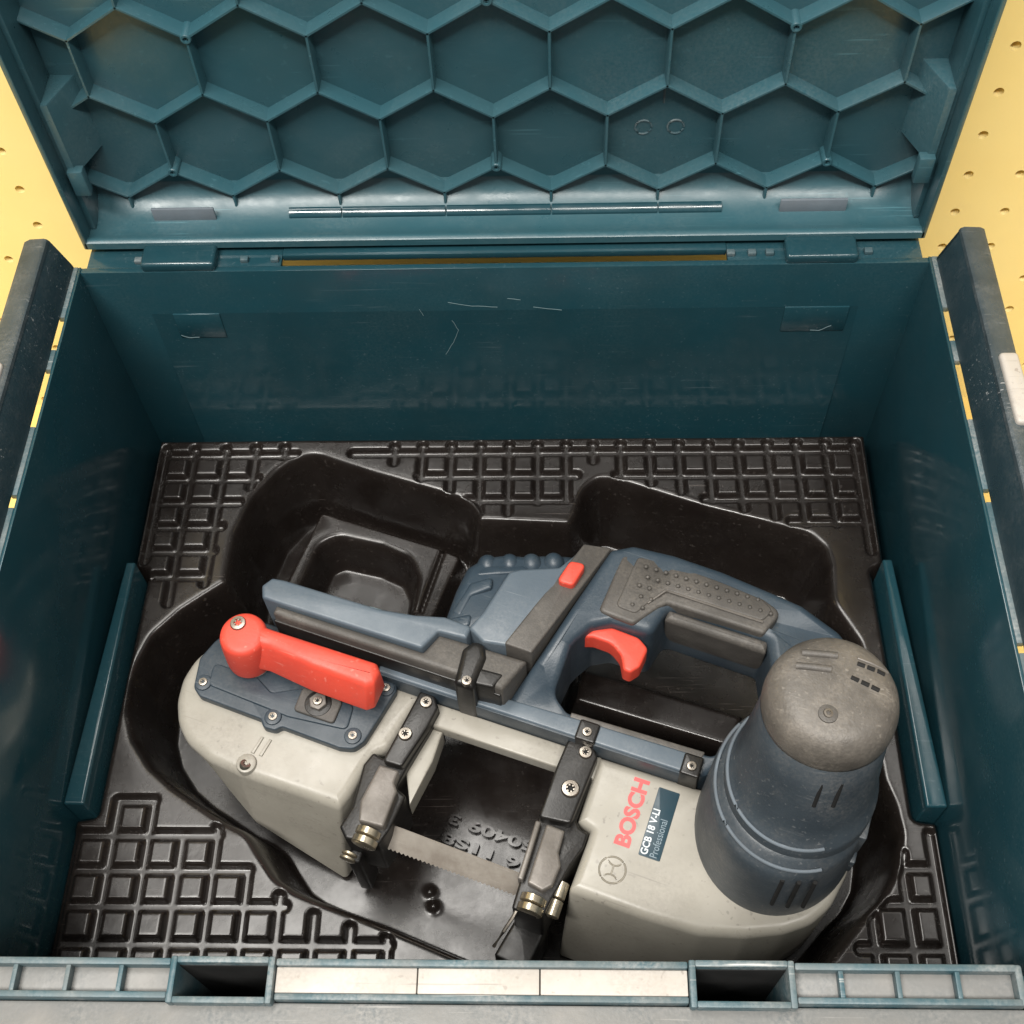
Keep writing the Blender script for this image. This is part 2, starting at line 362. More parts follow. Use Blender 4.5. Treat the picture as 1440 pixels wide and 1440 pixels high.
for s in (-1, 1):
    w_ = [192, 195.0]
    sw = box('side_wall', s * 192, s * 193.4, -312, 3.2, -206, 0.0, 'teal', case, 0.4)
    # inward ledge that the tray is notched around
    pts = [(181.4, -92), (186, -92), (191.9, -214), (182.6, -214)]
    bm = bmesh.new(); slab_bm(bm, mir(pts, 1.0, s), -150, -106, 1.2, 3, rb=0.5)
    from_bm('ledge', bm, 'teal', sw)
    # bridging strip between wall and rail, pierced by two slits and a hole
    for y0, y1 in ((3, -27), (-45.5, -56.5), (-87, -121), (-127, -188), (-192, -312)):
        box('rim_web', s * 193.3, s * 196.4, y1, y0, -3, 0.25, 'teal_worn', sw, 0.3)
    prof = [(195.3, 0.4), (195.8, 2.6), (200.6, 17.2), (201.4, 18.3), (202.6, 18.8), (209.2, 18.4), (210.8, 17.4), (212.0, 12), (212.4, 0.6), (210.6, 0.6), (210.2, 12), (208.6, 16.2), (202.8, 16.6), (197.9, 2.6), (197.2, 0.6)]
    prof = [(s * x, z) for x, z in prof]
    if s < 0: prof.reverse()
    rl = extrude_y('side_rail', prof, -314, 1.5, 'rail', case, 0)
    bm = bmesh.new(); bmesh.ops.contextual_create(bm, geom=[bm.verts.new((x, 1.4, z)) for x, z in prof[:9]] if s > 0 else [bm.verts.new((x, 1.4, z)) for x, z in prof[6:]]); bmesh.ops.solidify(bm, geom=bm.faces[:], thickness=1.5)
    from_bm('rail_end', bm, 'rail', rl)
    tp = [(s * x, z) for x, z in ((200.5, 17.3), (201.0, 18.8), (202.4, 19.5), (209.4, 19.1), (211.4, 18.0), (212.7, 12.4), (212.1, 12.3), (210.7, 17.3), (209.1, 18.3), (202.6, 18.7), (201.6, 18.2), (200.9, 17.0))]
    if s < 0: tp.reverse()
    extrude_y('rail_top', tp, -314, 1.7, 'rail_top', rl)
    bm = bmesh.new(); slab_bm(bm, mir([(203.2, -69), (210.8, -69), (211.6, -104), (203.6, -104)], 2, s), 15, 21.5, 1.5, 3)
    from_bm('rail_clip', bm, 'label_white', rl)  # clip coloured white in place of glare on its glossy plastic
    bm = bmesh.new(); slab_bm(bm, mir([(208.4, -104.2), (215, -104.2), (219, -240), (211, -240)], 2, s), 6, 19.4, 2, 3)
    from_bm('rail_grip', bm, 'teal_worn', rl)

# rear flange with the long handle slot, pegs and hinge tabs; rear depth added to shade the slot
bm = bmesh.new()
box_bm(bm, -190, -100, 3.3, 72, -4, -1.2, 0.4); box_bm(bm, 103, 190, 3.3, 72, -4, -1.2, 0.4)
box_bm(bm, -99.9, 102.9, 9.2, 72, -4, -0.6, 0.4)
fl = from_bm('rear_flange', bm, 'teal', case)
for x in (-166, -117, -103, 104.5, 114, 122, 166):
    box('hinge_peg', x - 1.8, x + 1.8, 5.5, 8.5, -1.3, 0.9, 'teal_worn', fl, 0.4)
for x0, x1 in ((-163.5, -129.5), (128.5, 160.5)):
    bm = bmesh.new(); box_bm(bm, x0, x1, 0.2, 13, -1.4, 4.2, 1.6, 4)
    from_bm('hinge_tab', bm, 'teal', case)

# ---- front wall with its stacking strip
fw = box('front_wall', -195, 195, -306, -301, -206, -64, 'teal', case, 0.6)
bm = bmesh.new()
for x0, x1 in ((-171, -100.8), (-66.2, 66.8), (100.8, 171)):
    mid = x0 > -90 and x0 < 0
    box_bm(bm, x0, x1, -303.2, -300.8, -66, 0.6 if mid else 0.0, 0.7)
    box_bm(bm, x0, x1, -313.4, -311.2, -66, -1.2 if mid else 0.0, 0.6)
box_bm(bm, -172.6, -170, -313.4, -300.8, -22, -0.2, 0.9); box_bm(bm, 170, 172.6, -313.4, -300.8, -22, -0.2, 0.9)
strip = from_bm('front_strip', bm, 'teal_worn', case)
box('channel_floor', -170, -101, -311.3, -303.1, -14, -4.5, 'dusty', strip, 0.3)
box('channel_floor', 101, 170, -311.3, -303.1, -14, -4.5, 'dusty', strip, 0.3)
for x in (-152, -134.5, -117, 115.3, 133.2, 152):
    box('channel_rib', x - 0.8, x + 0.8, -311.3, -303.1, -5, -0.5, 'teal_worn', strip, 0.3)
for x0, x1 in ((-66, -20.3), (-19.9, 19.2), (19.6, 66.6)):
    box('strip_plate', x0, x1, -311.2, -303.3, -12, -1.0, 'label_white', strip, 0.3)
for x0, x1 in ((-100.6, -66.4), (67, 100.6)):
    bm = bmesh.new()
    box_bm(bm, x0, x0 + 2.2, -315, -300.4, -60, 1.2, 0.6); box_bm(bm, x1 - 2.2, x1, -315, -300.4, -60, 1.2, 0.6)
    box_bm(bm, x0 + 2, x1 - 2, -302.6, -300.41, -60, 1.15, 0.6); box_bm(bm, x0 + 2, x1 - 2, -314.99, -312.8, -60, 1.15, 0.6)
    lo = from_bm('latch_pocket', bm, 'teal_worn', strip)
    box('pocket_liner', x0 + 2.25, x1 - 2.25, -302.9, -302.62, -60, -2.5, 'void', lo, 0.1)  # black sheet and floor put the pocket's shade into colour
    box('pocket_floor', x0 + 2.1, x1 - 2.1, -313, -302.5, -62, -56, 'void', lo, 0.2)
bm = bmesh.new(); box_bm(bm, -230, 230, -352, -313.7, -12, -3.5, 1.0)
from_bm('front_ledge', bm, 'dusty', case)
for sx in (-1, 1): box('corner_wall', sx * 172.8, sx * 195, -306, -301, -63.9, -16, 'teal', case, 0.6)
box('front_panel', -196, 196, -318, -306.2, -206, -64.2, 'teal_worn', case, 0.5)

# ---- lid, standing upright behind the rear wall
LIDY0, RIBY, PANY = 12.0, 31.2, 38.8
lid = box('lid', -191, 191, PANY, PANY + 4, 2, 330, 'teal_lid', case, 0.6)
for s in (-1, 1):
    bm = bmesh.new(); box_bm(bm, s * 189.2, s * 191.5, LIDY0, PANY + 3, 2, 330, 0.5)
    box_bm(bm, s * 186.6, s * 189.3, LIDY0 + 9, PANY, 6, 330, 0.5)
    sd = from_bm('lid_side', bm, 'teal_lid', lid)
    for z in (40, 175):
        bm = bmesh.new()
        pr = [(176, PANY + .5), (187, PANY + .5), (187, 20), (184, 20)]
        slab_bm(bm, [(s * x, y) for x, y in pr], z, z + 38, 1.0, 2, fn=lambda x, y, zz: (x + s * 0.0, y, zz))
        from_bm('lid_gusset', bm, 'teal_lid', sd)
    box('lid_catch', s * 180, s * 187, 17, 22, 30, 44, 'teal_lid', sd, 0.8)
# curved hinge side of the lid, a profile in y-z carried along x
prof = [(LIDY0, 2.2), (LIDY0, 5.8), (LIDY0 + 1.2, 6.8), (LIDY0 + 3, 6.6), (LIDY0 + 5, 5.6), (21, 5.4), (26, 6.4), (30, 8.2), (34, 10.8), (37.5, 14.5), (39.2, 19), (39.4, 1.6)]
rings = [[(x, y, z) for y, z in prof] for x in (-190.5, 190.5)]
loft('lid_lip', rings, 'teal_lid', lid, sharp=50)
def lattice():
    p = 48.5; x_low = 23.6; z_low = 15.7; row = 42.1
    segs = set(); nodes = set()
    for r in range(-1, 8):
        zl = z_low + r * row; off = x_low if r % 2 == 0 else x_low - p / 2
        for k in range(-6, 6):
            xl = off + k * p; xu = xl + p / 2
            zu = zl + 14.6
            segs.add((xl, zl, xu, zu)); segs.add((xu, zu, xl + p, zl)); segs.add((xu, zu, xu, zl + row)); nodes.add((xu, zu)); nodes.add((xl, zl))
    return segs, nodes
segs, nodes = lattice()
bm = bmesh.new()
XM = 186.8
def clip(x0, z0, x1, z1):
    def cut(x0, z0, x1, z1, lim, axis, keep):
        a = (x0, z0)[axis]; b = (x1, z1)[axis]
        fa, fb = keep(a), keep(b)
        if fa and fb: return x0, z0, x1, z1
        if not fa and not fb: return None
        t = (lim - a) / (b - a); xm, zm = x0 + (x1 - x0) * t, z0 + (z1 - z0) * t
        return (x0, z0, xm, zm) if fa else (xm, zm, x1, z1)
    s = (x0, z0, x1, z1)
    for lim, axis, keep in ((XM, 0, lambda v: v <= XM), (-XM, 0, lambda v: v >= -XM), (9, 1, lambda v: v >= 9), (325, 1, lambda v: v <= 325)):
        s = cut(*s, lim, axis, keep)
        if s is None: return None
    return s
for s in sorted(segs):
    c = clip(*s)
    if c is None: continue
    a = Vector((c[0], 0, c[1])); b = Vector((c[2], 0, c[3])); d = b - a
    if d.length < 2: continue
    d.normalize(); nrm = Vector((-d.z, 0, d.x))
    vs = []
    for P in (a - d * 0.3, b + d * 0.3):
        for y, hw in ((RIBY, 0.42), (RIBY + 0.5, 0.66), (PANY + 0.2, 1.0)):
            for sg in (1, -1): vs.append(bm.verts.new((P.x + nrm.x * hw * sg, y, P.z + nrm.z * hw * sg)))
    A, B = vs[:6], vs[6:]
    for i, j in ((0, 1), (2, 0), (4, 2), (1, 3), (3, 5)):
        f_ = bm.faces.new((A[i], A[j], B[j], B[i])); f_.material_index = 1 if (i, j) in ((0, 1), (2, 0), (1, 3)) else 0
    bm.faces.new((A[0], A[1], A[3], A[2])); bm.faces.new((A[2], A[3], A[5], A[4])); bm.faces.new((B[0], B[1], B[3], B[2])); bm.faces.new((B[2], B[3], B[5], B[4]))
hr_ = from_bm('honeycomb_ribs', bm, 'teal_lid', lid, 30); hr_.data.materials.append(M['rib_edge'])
# round screw bosses on some nodes
def boss(x, z):
    bm = bmesh.new()
    rings = [(2.7, PANY + .3), (2.3, RIBY - 0.2), (2.0, RIBY - 0.6), (1.2, RIBY - 0.6), (1.1, RIBY + 3)]
    vs = [[bm.verts.new((x + r * math.cos(2 * math.pi * k / 16), y, z + r * math.sin(2 * math.pi * k / 16))) for k in range(16)] for r, y in rings]
    for a, b in zip(vs, vs[1:]):
        for k in range(16): bm.faces.new((a[k], a[(k + 1) % 16], b[(k + 1) % 16], b[k]))
    bm.faces.new(vs[-1])
    from_bm('screw_boss', bm, 'teal_lid', lid)
for x, z in ((-145.8, 30.3), (-0.6, 30.3), (145.0, 30.3), (-121.9, 99.9), (-0.6, 114.5), (120.6, 99.9)):
    boss(x, z)
for x0, x1 in ((-160, -131), (127, 157)):
    bm = bmesh.new(); box_bm(bm, x0, x1, 25.6, 27.0, 5.5, 13.2, 0.4)
    from_bm('hinge_pad', bm, 'hingepad', lid)
for x0, x1 in ((-97, -73), (-72.2, -25), (-24.2, 23.2), (24, 71.8), (72.6, 101)):
    pr = [(25.6, 4.6), (25.8, 7.4), (26.1, 7.9), (28.2, 9.5), (28.8, 9.7), (29.6, 9.6), (29.6, 4.6)]
    loft('lid_step', [[(x, y, z) for y, z in pr] for x in (x0, x1)], 'teal', lid, sharp=25)
# moulded recycling mark: two small rings and an arrow in the cells
bm = bmesh.new()
for cx in (64, 78):
    for a in range(20):
        pass
    tube_path(bm, [(cx + 3.6 * math.cos(2 * math.pi * k / 20), PANY - .1, 45 + 3.6 * math.sin(2 * math.pi * k / 20)) for k in range(20)], 0.5, 5)
tube_path(bm, [(72, PANY - .1, 58), (72, PANY - .1, 66)], 0.5, 5)
from_bm('moulded_mark', bm, 'teal_worn', lid)

# ------------------------------------------------------------------ vacuum formed tray: one sheet of relief
tray = thing('tray_insert', 'black glossy moulded tray with waffle grooves lying inside the tool case', 'tray', (0, -0.15, -0.2055), 0, -0.2055)
DECK, FLOOR = -118.0, -172.0
step = 0.75
xs = np.arange(-196.5, 197.0, step); ys = np.arange(-298.5, -7.0, step)
GX, GY = np.meshgrid(xs, ys)
def sdf(poly, X, Y):
    P = np.array(poly, float); d = np.full(X.shape, 1e9); inside = np.zeros(X.shape, bool)
    n = len(P)
    for i in range(n):
        a = P[i]; b = P[(i + 1) % n]; e = b - a
        wx, wy = X - a[0], Y - a[1]
        t = np.clip((wx * e[0] + wy * e[1]) / max(1e-9, e @ e), 0, 1)
        d = np.minimum(d, (wx - e[0] * t) ** 2 + (wy - e[1] * t) ** 2)
        c = (a[1] > Y) != (b[1] > Y)
        with np.errstate(divide='ignore', invalid='ignore'):
            xx = a[0] + (Y - a[1]) * e[0] / (e[1] if e[1] else 1e-9)
        inside ^= c & (X < xx)
    d = np.sqrt(d)
    return np.where(inside, -d, d)
def softplus(t, k): return k * np.logaddexp(0, t / k)
def sink(d, depth, slope=7.0, k=0.8, kb=2.5):
    """depth of a pocket whose edge is d = 0: rounded lip, steep wall, rounded floor"""
    h = slope * softplus(-d - 0.6, k)
    return h - softplus(h - depth, kb)
main = [(-99, -21), (-106, -20.2), (-113, -23.5), (-121, -30.8), (-131.6, -45.7), (-138.2, -68.4), (-139, -88), (-138.8, -97), (-146, -102.5), (-158.6, -112.5), (-170.5, -126),
        (-177.3, -147.3), (-176.2, -163.6), (-170.7, -178.4), (-160, -192.4), (-148.4, -201.8), (-124.2, -217), (-112, -222.5), (-106, -231), (-97, -242.5), (-88, -248), (-77.5, -252.2),
        (-59.4, -258.5), (-43.5, -264.4), (-17.9, -274.5), (20, -289), (60, -297), (110, -295), (126, -285), (138.3, -273.1), (152.6, -257.5), (162, -249), (170, -236.6), (173.4, -222), (172.3, -208.9),
        (169, -197), (168, -170), (168, -131), (164, -122.5), (157, -109), (158.9, -87.9), (157.5, -78), (151, -70), (101.8, -54.8), (55, -37), (46.5, -36.6), (38.5, -43.5), (34.6, -58), (31.5, -64),
        (-11, -61.8), (-14, -62), (-15.2, -56.5), (-19, -51), (-25, -47.5), (-73.1, -31)]
SHARP = {(-138.8, -97): 2, (-11, -61.8): 3, (-14, -62): 3, (-15.2, -56.5): 4, (31.5, -64): 3, (34.6, -58): 4, (46.5, -36.6): 8, (55, -37): 8, (151, -70): 9, (157.5, -78): 9}
main = fillet(main, [SHARP.get(p, 18) for p in main], 5)
dm = sdf(main, GX, GY)
H = sink(dm, -(FLOOR - DECK))
# raised shelf in the battery corner with its own deep hole
th = R(-19.2)
def t2w(p): return (p[0] * math.cos(th) - p[1] * math.sin(th), -180 + p[0] * math.sin(th) + p[1] * math.cos(th))
shelf = [(-106, -27), (-121, -72), (-128, -100), (-60, -130), (-36, -95), (-23, -58), (-37.5, -51)]
ds = sdf(fillet(shelf, 5, 3), GX, GY)
LIFT = np.maximum(0, sink(ds, 13, 5.0, 0.6, 1.2))
slot = [(-35.5, -49), (-33.4, -50), (-45, -93), (-48, -92)]
LIFT = np.maximum(0, LIFT - np.maximum(0, sink(sdf(slot, GX, GY), 9, 5, 0.5, 1.0)))
hole = [(-94, -46), (-70, -52), (-54, -60), (-49, -72), (-51, -100), (-68, -112), (-108, -100), (-111, -76), (-104, -52)]
HOLE = np.maximum(0, sink(sdf(fillet(hole, 12, 5), GX, GY), 27, 6.5, 1.0, 3.5))
plat = [(33, -124.5), (121.5, -153.5), (113, -182), (26, -154)]
LIFT = np.maximum(LIFT, np.maximum(0, sink(sdf(fillet(plat, 3, 3), GX, GY), 30, 5.0, 0.8, 2.2)))
H = H - LIFT + HOLE
# waffle grooves
gr = []
def hline(y, x0, x1): gr.append((x0, y, x1, y))
def vline(x, y0, y1): gr.append((x, y0, x, y1))
hline(-20, -181, -112); hline(-35, -181, -131); hline(-49.6, -181, -138.5); hline(-64.3, -181, -146); hline(-78.6, -181, -148); hline(-93, -176, -150)
vline(-182, -16, -84); vline(-166.6, -16, -108); vline(-150, -16, -97); vline(-134, -15, -40); vline(-118.5, -15, -21)
hline(-19.4, -82, 180); hline(-34, -46, 35.5); hline(-34.4, 56, 180); hline(-48.8, -30, 31); hline(-48.8, 101, 180); hline(-63, 143, 180)
vline(-60, -15, -25)
for x, y in ((-45.2, -35), (-30, -49), (-14.6, -56.5), (0.4, -56.5), (15.5, -50), (30.4, -49), (44.4, -25), (58.8, -34), (74, -39), (89.3, -44), (104.8, -49.5), (120.3, -55), (135.6, -60), (150.5, -64), (165.6, -64)): vline(x, -14.6, y)
vline(180.5, -15, -80)
hline(-208, -172, -156); hline(-223.5, -188, -125); hline(-239, -188, -109.5); hline(-254.3, -188, -92); hline(-270, -188, -46); hline(-285, -188, -20)
for x, y in ((-188, -223), (-172.3, -208), (-156.4, -208), (-141, -223.5), (-125.5, -220), (-109.8, -239), (-94.5, -250), (-79, -258), (-63, -263), (-47, -267)): vline(x, y, -294)
vline(186, -222, -294); hline(-236.6, 172, 185); hline(-251.5, 160, 185); hline(-270, 150, 185); hline(-285, 140, 185); vline(172.5, -230, -294); vline(157, -250, -294)
G = np.full(GX.shape, 1e9)
for x0, y0, x1, y1 in gr:
    ex, ey = x1 - x0, y1 - y0; wx, wy = GX - x0, GY - y0
    t = np.clip((wx * ex + wy * ey) / max(1e-9, ex * ex + ey * ey), 0, 1)
    G = np.minimum(G, np.hypot(wx - ex * t, wy - ey * t))
u = np.clip((G - 1.3) / 2.0, 0, 1)
groove = 4.2 * (1 - u * u * (3 - 2 * u))
groove *= np.clip((dm - 1.0) / 2.0, 0, 1)
# outer shape of the sheet and its turned-down skirt
edge = [(-187.5, -9), (187.5, -9), (186.6, -88), (183, -91), (180, -92), (181, -150), (181.2, -214.5), (190.8, -216), (191, -298), (-191, -298), (-191, -216), (-181.6, -214.5), (-181, -150), (-179.8, -91), (-187.4, -89)]
de = sdf(fillet(edge, 2, 3), GX, GY)
skirt = np.where(de > -3.5, 9.0 * np.clip((de + 3.5) / 4.0, 0, 2) ** 2, 0)
wob = 0.22 * np.sin(GX / 23 + 1.3 * np.sin(GY / 31)) * np.cos(GY / 19 + 0.7 * np.sin(GX / 41))
Z = DECK + wob - np.maximum(H, groove) - skirt
# two small pimples on the recess floor
for bx, by in (t2w((-15.5, -62.6)), t2w((-11.4, -68.2))):
    dd = np.hypot(GX - bx, GY - by); Z += 2.5 * np.exp(-(dd / 2.4) ** 2)
keep = de < 1.2
idx = -np.ones(GX.shape, int)
k2 = keep[:-1, :-1] & keep[1:, :-1] & keep[:-1, 1:] & keep[1:, 1:]
used = np.zeros(GX.shape, bool)
used[:-1, :-1] |= k2; used[1:, :-1] |= k2; used[:-1, 1:] |= k2; used[1:, 1:] |= k2
idx[used] = np.arange(used.sum())
V = np.stack([GX[used], GY[used] + 150, Z[used] + 205.5], 1) / 1000.0
F = np.stack([idx[:-1, :-1][k2], idx[:-1, 1:][k2], idx[1:, 1:][k2], idx[1:, :-1][k2]], 1)
me = bpy.data.meshes.new('tray_sheet')
me.vertices.add(len(V)); me.vertices.foreach_set('co', V.ravel())
me.loops.add(F.size); me.loops.foreach_set('vertex_index', F.ravel().astype(np.int32))
me.polygons.add(len(F)); me.polygons.foreach_set('loop_start', np.arange(0, F.size, 4, dtype=np.int32))
me.update(calc_edges=True); me.validate()
me.materials.append(M['tray']); me.polygons.foreach_set('use_smooth', np.ones(len(F), bool))
sheet = bpy.data.objects.new('tray_sheet', me); COL.objects.link(sheet); sheet.parent = tray; sheet['zoff'] = -0.2055
def tray_text(body, x, y, w, h):
    """raised numbers, read from the far side"""
    bx = math.cos(th); by = math.sin(th)
    p = t2w((x, y))
    o = text('embossed_number', body, 'tray', sheet, (p[0], p[1], FLOOR + 1.0), (-bx, -by, 0), (by, -bx, 0), w, h, 3.2, 0.3)
    o.location.y += 0.15
    return o
tray_text('6 11S8', 20, -34, 40, 5.2)
tray_text('50409 3', 24, -24, 44, 5.6)

# ------------------------------------------------------------------ the band saw (its own frame: x along the saw, y towards the grip)
SAW_Z = -0.171
saw = thing('band_saw', 'blue and beige cordless band saw with red lever lying in the black tray', 'band saw', (0, -0.18, SAW_Z), th, SAW_Z)

# wheel housings: top outline, front flank leaning outwards towards the floor
def flare(y0, amount, z1=-106.0, z0=-166.0, lift_x=None):
    def f(x, y, z):
        t = max(0.0, min(1.0, (z1 - z) / (z1 - z0)))
        k = max(0.0, min(1.0, (y0 - y) / 14.0))
        u = max(0.0, min(1.0, (lift_x - x) / 62.0)) if lift_x is not None else 0.0
        u = u * u * (3 - 2 * u)
        if z < z0: z += 40 * u; y += 6 * u * k; x += 5 * u
        return (x, y - amount * t * k * (1 - 0.6 * u), z)
    return f
L_out = [(-36, 5), (-60, 6.5), (-128, 6.5), (-141, 0), (-148.4, -12), (-149.4, -24), (-146.5, -35), (-141, -44), (-133, -50.5), (-120, -55), (-104, -56.2), (-54.5, -55.4), (-52.5, -48), (-50.5, -34), (-49, -28), (-44.5, -24), (-40, 0)]
hl = slab('wheel_housing', L_out, -168, -106, 'beige', saw, r=4.6, corner=[2, 6, 14, 20, 20, 20, 20, 20, 20, 20, 20, 2.5, 6, 10, 3, 6, 10], steps=5, fn=flare(-38, 15, lift_x=-74.0), sharp=50)
R_out = [(44.5, 4), (92, 4.5), (105, 28), (128, 33), (147, 24), (157, 8), (158.5, -10), (155, -26), (149, -36), (139.5, -43), (125, -49.5), (107, -54.8), (84, -56), (51, -55.6), (51.6, -34), (51.6, -29), (45.2, -27.2)]
hr = slab('drive_housing', R_out, -168, -106, 'beige', saw, r=4.2, corner=[1.5, 3, 12, 16, 16, 16, 16, 18, 20, 20, 20, 20, 20, 2.0, 3, 1, 0.8], steps=5, fn=flare(-38, 14), sharp=50)
br = slab('housing_bridge', [(-42, -7.4), (46, -7.4), (46, 3.4), (-42, 3.4)], -114, -106.4, 'beige', saw, r=1.2, steps=3)
slab('guide_shield', [(-36.5, -7.6), (-25.5, -7.6), (-24.6, -22), (-26.6, -44), (-33.6, -31)], -122, -109.5, 'beige', saw, r=1.0)
# moulded details on the left housing
bm = bmesh.new(); slab_bm(bm, [(p[0], p[1]) for p in circ((-101.5, -51.8), 4.6, 0, 20)], -128, -104.4, 1.0, 2)
sb = from_bm('screw_pillar', bm, 'beige', hl)
for dx in (-1.6, 2.4):
    slab('moulded_rib', [(-100.5 + dx, -46.4), (-98.9 + dx, -46.4), (-98.0 + dx, -38), (-99.2 + dx, -38)], -108, -105.2, 'beige', hl, 0.4)
# screws: one mesh pair shared by all
def screw_mesh():
    bm = bmesh.new()
    rings = [(3.0, -2), (3.0, 0.2), (2.6, 0.9), (1.5, 1.0), (1.3, 0.1)]
    vs = [[bm.verts.new((r * math.cos(2 * math.pi * k / 20), r * math.sin(2 * math.pi * k / 20), z)) for k in range(20)] for r, z in rings]
    for a, b in zip(vs, vs[1:]):
        for k in range(20): bm.faces.new((a[k], a[(k + 1) % 20], b[(k + 1) % 20], b[k]))
    f_ = bm.faces.new(vs[-1]); f_.material_index = 1; bm.faces.new(list(reversed(vs[0])))
    for q in range(6):
        a = math.pi * q / 3; 
        box_bm(bm, math.cos(a) * 1.15 - .3, math.cos(a) * 1.15 + .3, math.sin(a) * 1.15 - .3, math.sin(a) * 1.15 + .3, 0, 0.8, 0.05, 1)
    bmesh.ops.recalc_face_normals(bm, faces=bm.faces)
    bmesh.ops.scale(bm, vec=(0.001,) * 3, verts=bm.verts)
    me = bpy.data.meshes.new('screw'); bm.to_mesh(me); bm.free()
    me.materials.append(M['steel']); me.materials.append(M['void'])
    for p in me.polygons: p.use_smooth = True
    me.set_sharp_from_angle(angle=R(35))
    return me
SCREW = screw_mesh()
def screw(parent, x, y, z, s=1.0, tilt=(0, 0, 0), mat=None):
    o = bpy.data.objects.new('screw', SCREW); COL.objects.link(o); o.parent = parent
    o.location = (x / 1000, y / 1000, z / 1000 - (parent.get('zoff') or 0)); o.scale = (s,) * 3
    o.rotation_euler = (tilt[0], tilt[1], random.uniform(0, 6))
    return o
screw(hl, -101.3, -52.4, -104.6, 0.9, (0.5, 0, 0))

# blue tension plate with lever
bp_out = [(-139.5, -28), (-143.6, -14), (-141, -4), (-133, 12), (-110, 13), (-60, 6.4), (-53, 5.5), (-50.8, 1), (-54.8, -26), (-58, -31), (-64.5, -32.6), (-92.8, -32), (-95, -34.6), (-100.5, -35), (-103.5, -31.8), (-135, -31)]
plate = slab('tension_plate', bp_out, -107, -101.2, 'navy', saw, r=0.9, corner=[5, 5, 4, 5, 6, 4, 3, 3, 5, 5, 4, 2, 3, 3, 2, 5], steps=3)
slab('plate_relief', fillet([(-133, -25), (-136, -14), (-113, -14.5), (-104, -19), (-92, -12.5), (-66, -12), (-64, -24), (-92, -27)], 3), -102, -100.2, 'navy', plate, r=0.7)
for x, y in ((-136.0, -24.6), (-98.3, -29.2), (-60.6, -25.6), (-55.6, 0.4)):
    bm = bmesh.new(); slab_bm(bm, [(p[0], p[1]) for p in circ((x, y), 3.9, 0, 20)], -103, -100.2, 0.6, 2)
    from_bm('screw_collar', bm, 'navy', plate)
    screw(plate, x, y, -100.4, 0.72)
slab('bolt_housing', fillet([(-91, -12), (-71.2, -12.4), (-70.6, -23.8), (-90.5, -23.8)], 2), -102, -98.6, 'rubber', plate, r=0.8)
slab('bolt_recess', [(p[0], p[1]) for p in circ((-81, -17.3), 6.2, 0, 24)], -99.5, -98.3, 'black', plate, r=0.3)
slab('hex_bolt', [(p[0], p[1]) for p in circ((-81, -17.0), 4.2, 0, 6)], -98.5, -96.4, 'pad', plate, r=0.5)
screw(plate, -81, -17, -96.4, 0.75)
bm = bmesh.new(); slab_bm(bm, [(p[0], p[1]) for p in circ((-120.3, -6.2), 10.0, 0, 32)], -103, -98.6, 0.6, 2)
from_bm('lever_washer', bm, 'label_white', plate)
def lever():
    # one continuous body: hub widening downwards and an arm with a chamfered front face
    N_ = 64; rings = []
    hub = (-120.3, -5.5)
    prof = [(-98.0, 10.3, 8.0), (-92, 10.6, 7.6), (-84, 10.6, 6.4), (-78.5, 10.2, 5.6), (-76.6, 9.0, 4.6), (-76.0, 7.6, 3.6)]
    bm = bmesh.new()
    def stack(rings):
        vs = [[bm.verts.new((x, y, z)) for x, y in ring] for ring, z in rings]; n = len(vs[0])
        for a, b in zip(vs, vs[1:]):
            for i in range(n): bm.faces.new((a[i], a[(i + 1) % n], b[(i + 1) % n], b[i]))
        bm.faces.new(vs[-1]); bm.faces.new(list(reversed(vs[0])))
    def c2(c, r): return [(p[0], p[1]) for p in circ(c, r, 0, 40)]
    stack([(c2((-119.8, -7), 10.3), -98.4), (c2((-119.8, -6.8), 10.7), -96), (c2((-119.8, -5.8), 10.8), -84), (c2((-119.8, -5.2), 10.7), -79), (c2((-119.8, -5.1), 10.1), -77.2), (c2((-119.8, -5.0), 8.8), -76.3), (c2((-119.8, -5.0), 7.0), -76.0)])
    def arm(front, back, right, d=0.0):
        return ccw(fillet([(-119, back - d), (-108, back - 0.4 - d), (right - 3, back - 0.2 - d), (right - d, back - 3.5 - d), (right - d, front + 2.6 + d), (right - 3, front + d), (-84, front + 0.6 + d), (-106, front + 3.0 + d), (-119, front + 1.5 + d)], [1, 8, 2, 2, 2, 2, 8, 6, 1]))
    stack([(arm(-14.6, 1.4, -54.6, 1.0), -94.2), (arm(-15.2, 1.8, -54.2), -92.6), (arm(-15.0, 1.8, -54.2), -90.5), (arm(-10.6, 1.8, -54.5), -79.2), (arm(-9.9, 1.5, -55.0, 0.2), -77.6), (arm(-9.2, 1.1, -55.6, 0.8), -76.6), (arm(-8.2, 0.6, -56.4, 1.6), -76.2)])
    return bm
lv = from_bm('tension_lever', lever(), 'red', saw, 40)
screw(lv, -123.6, -1.6, -76.3, 1.25)

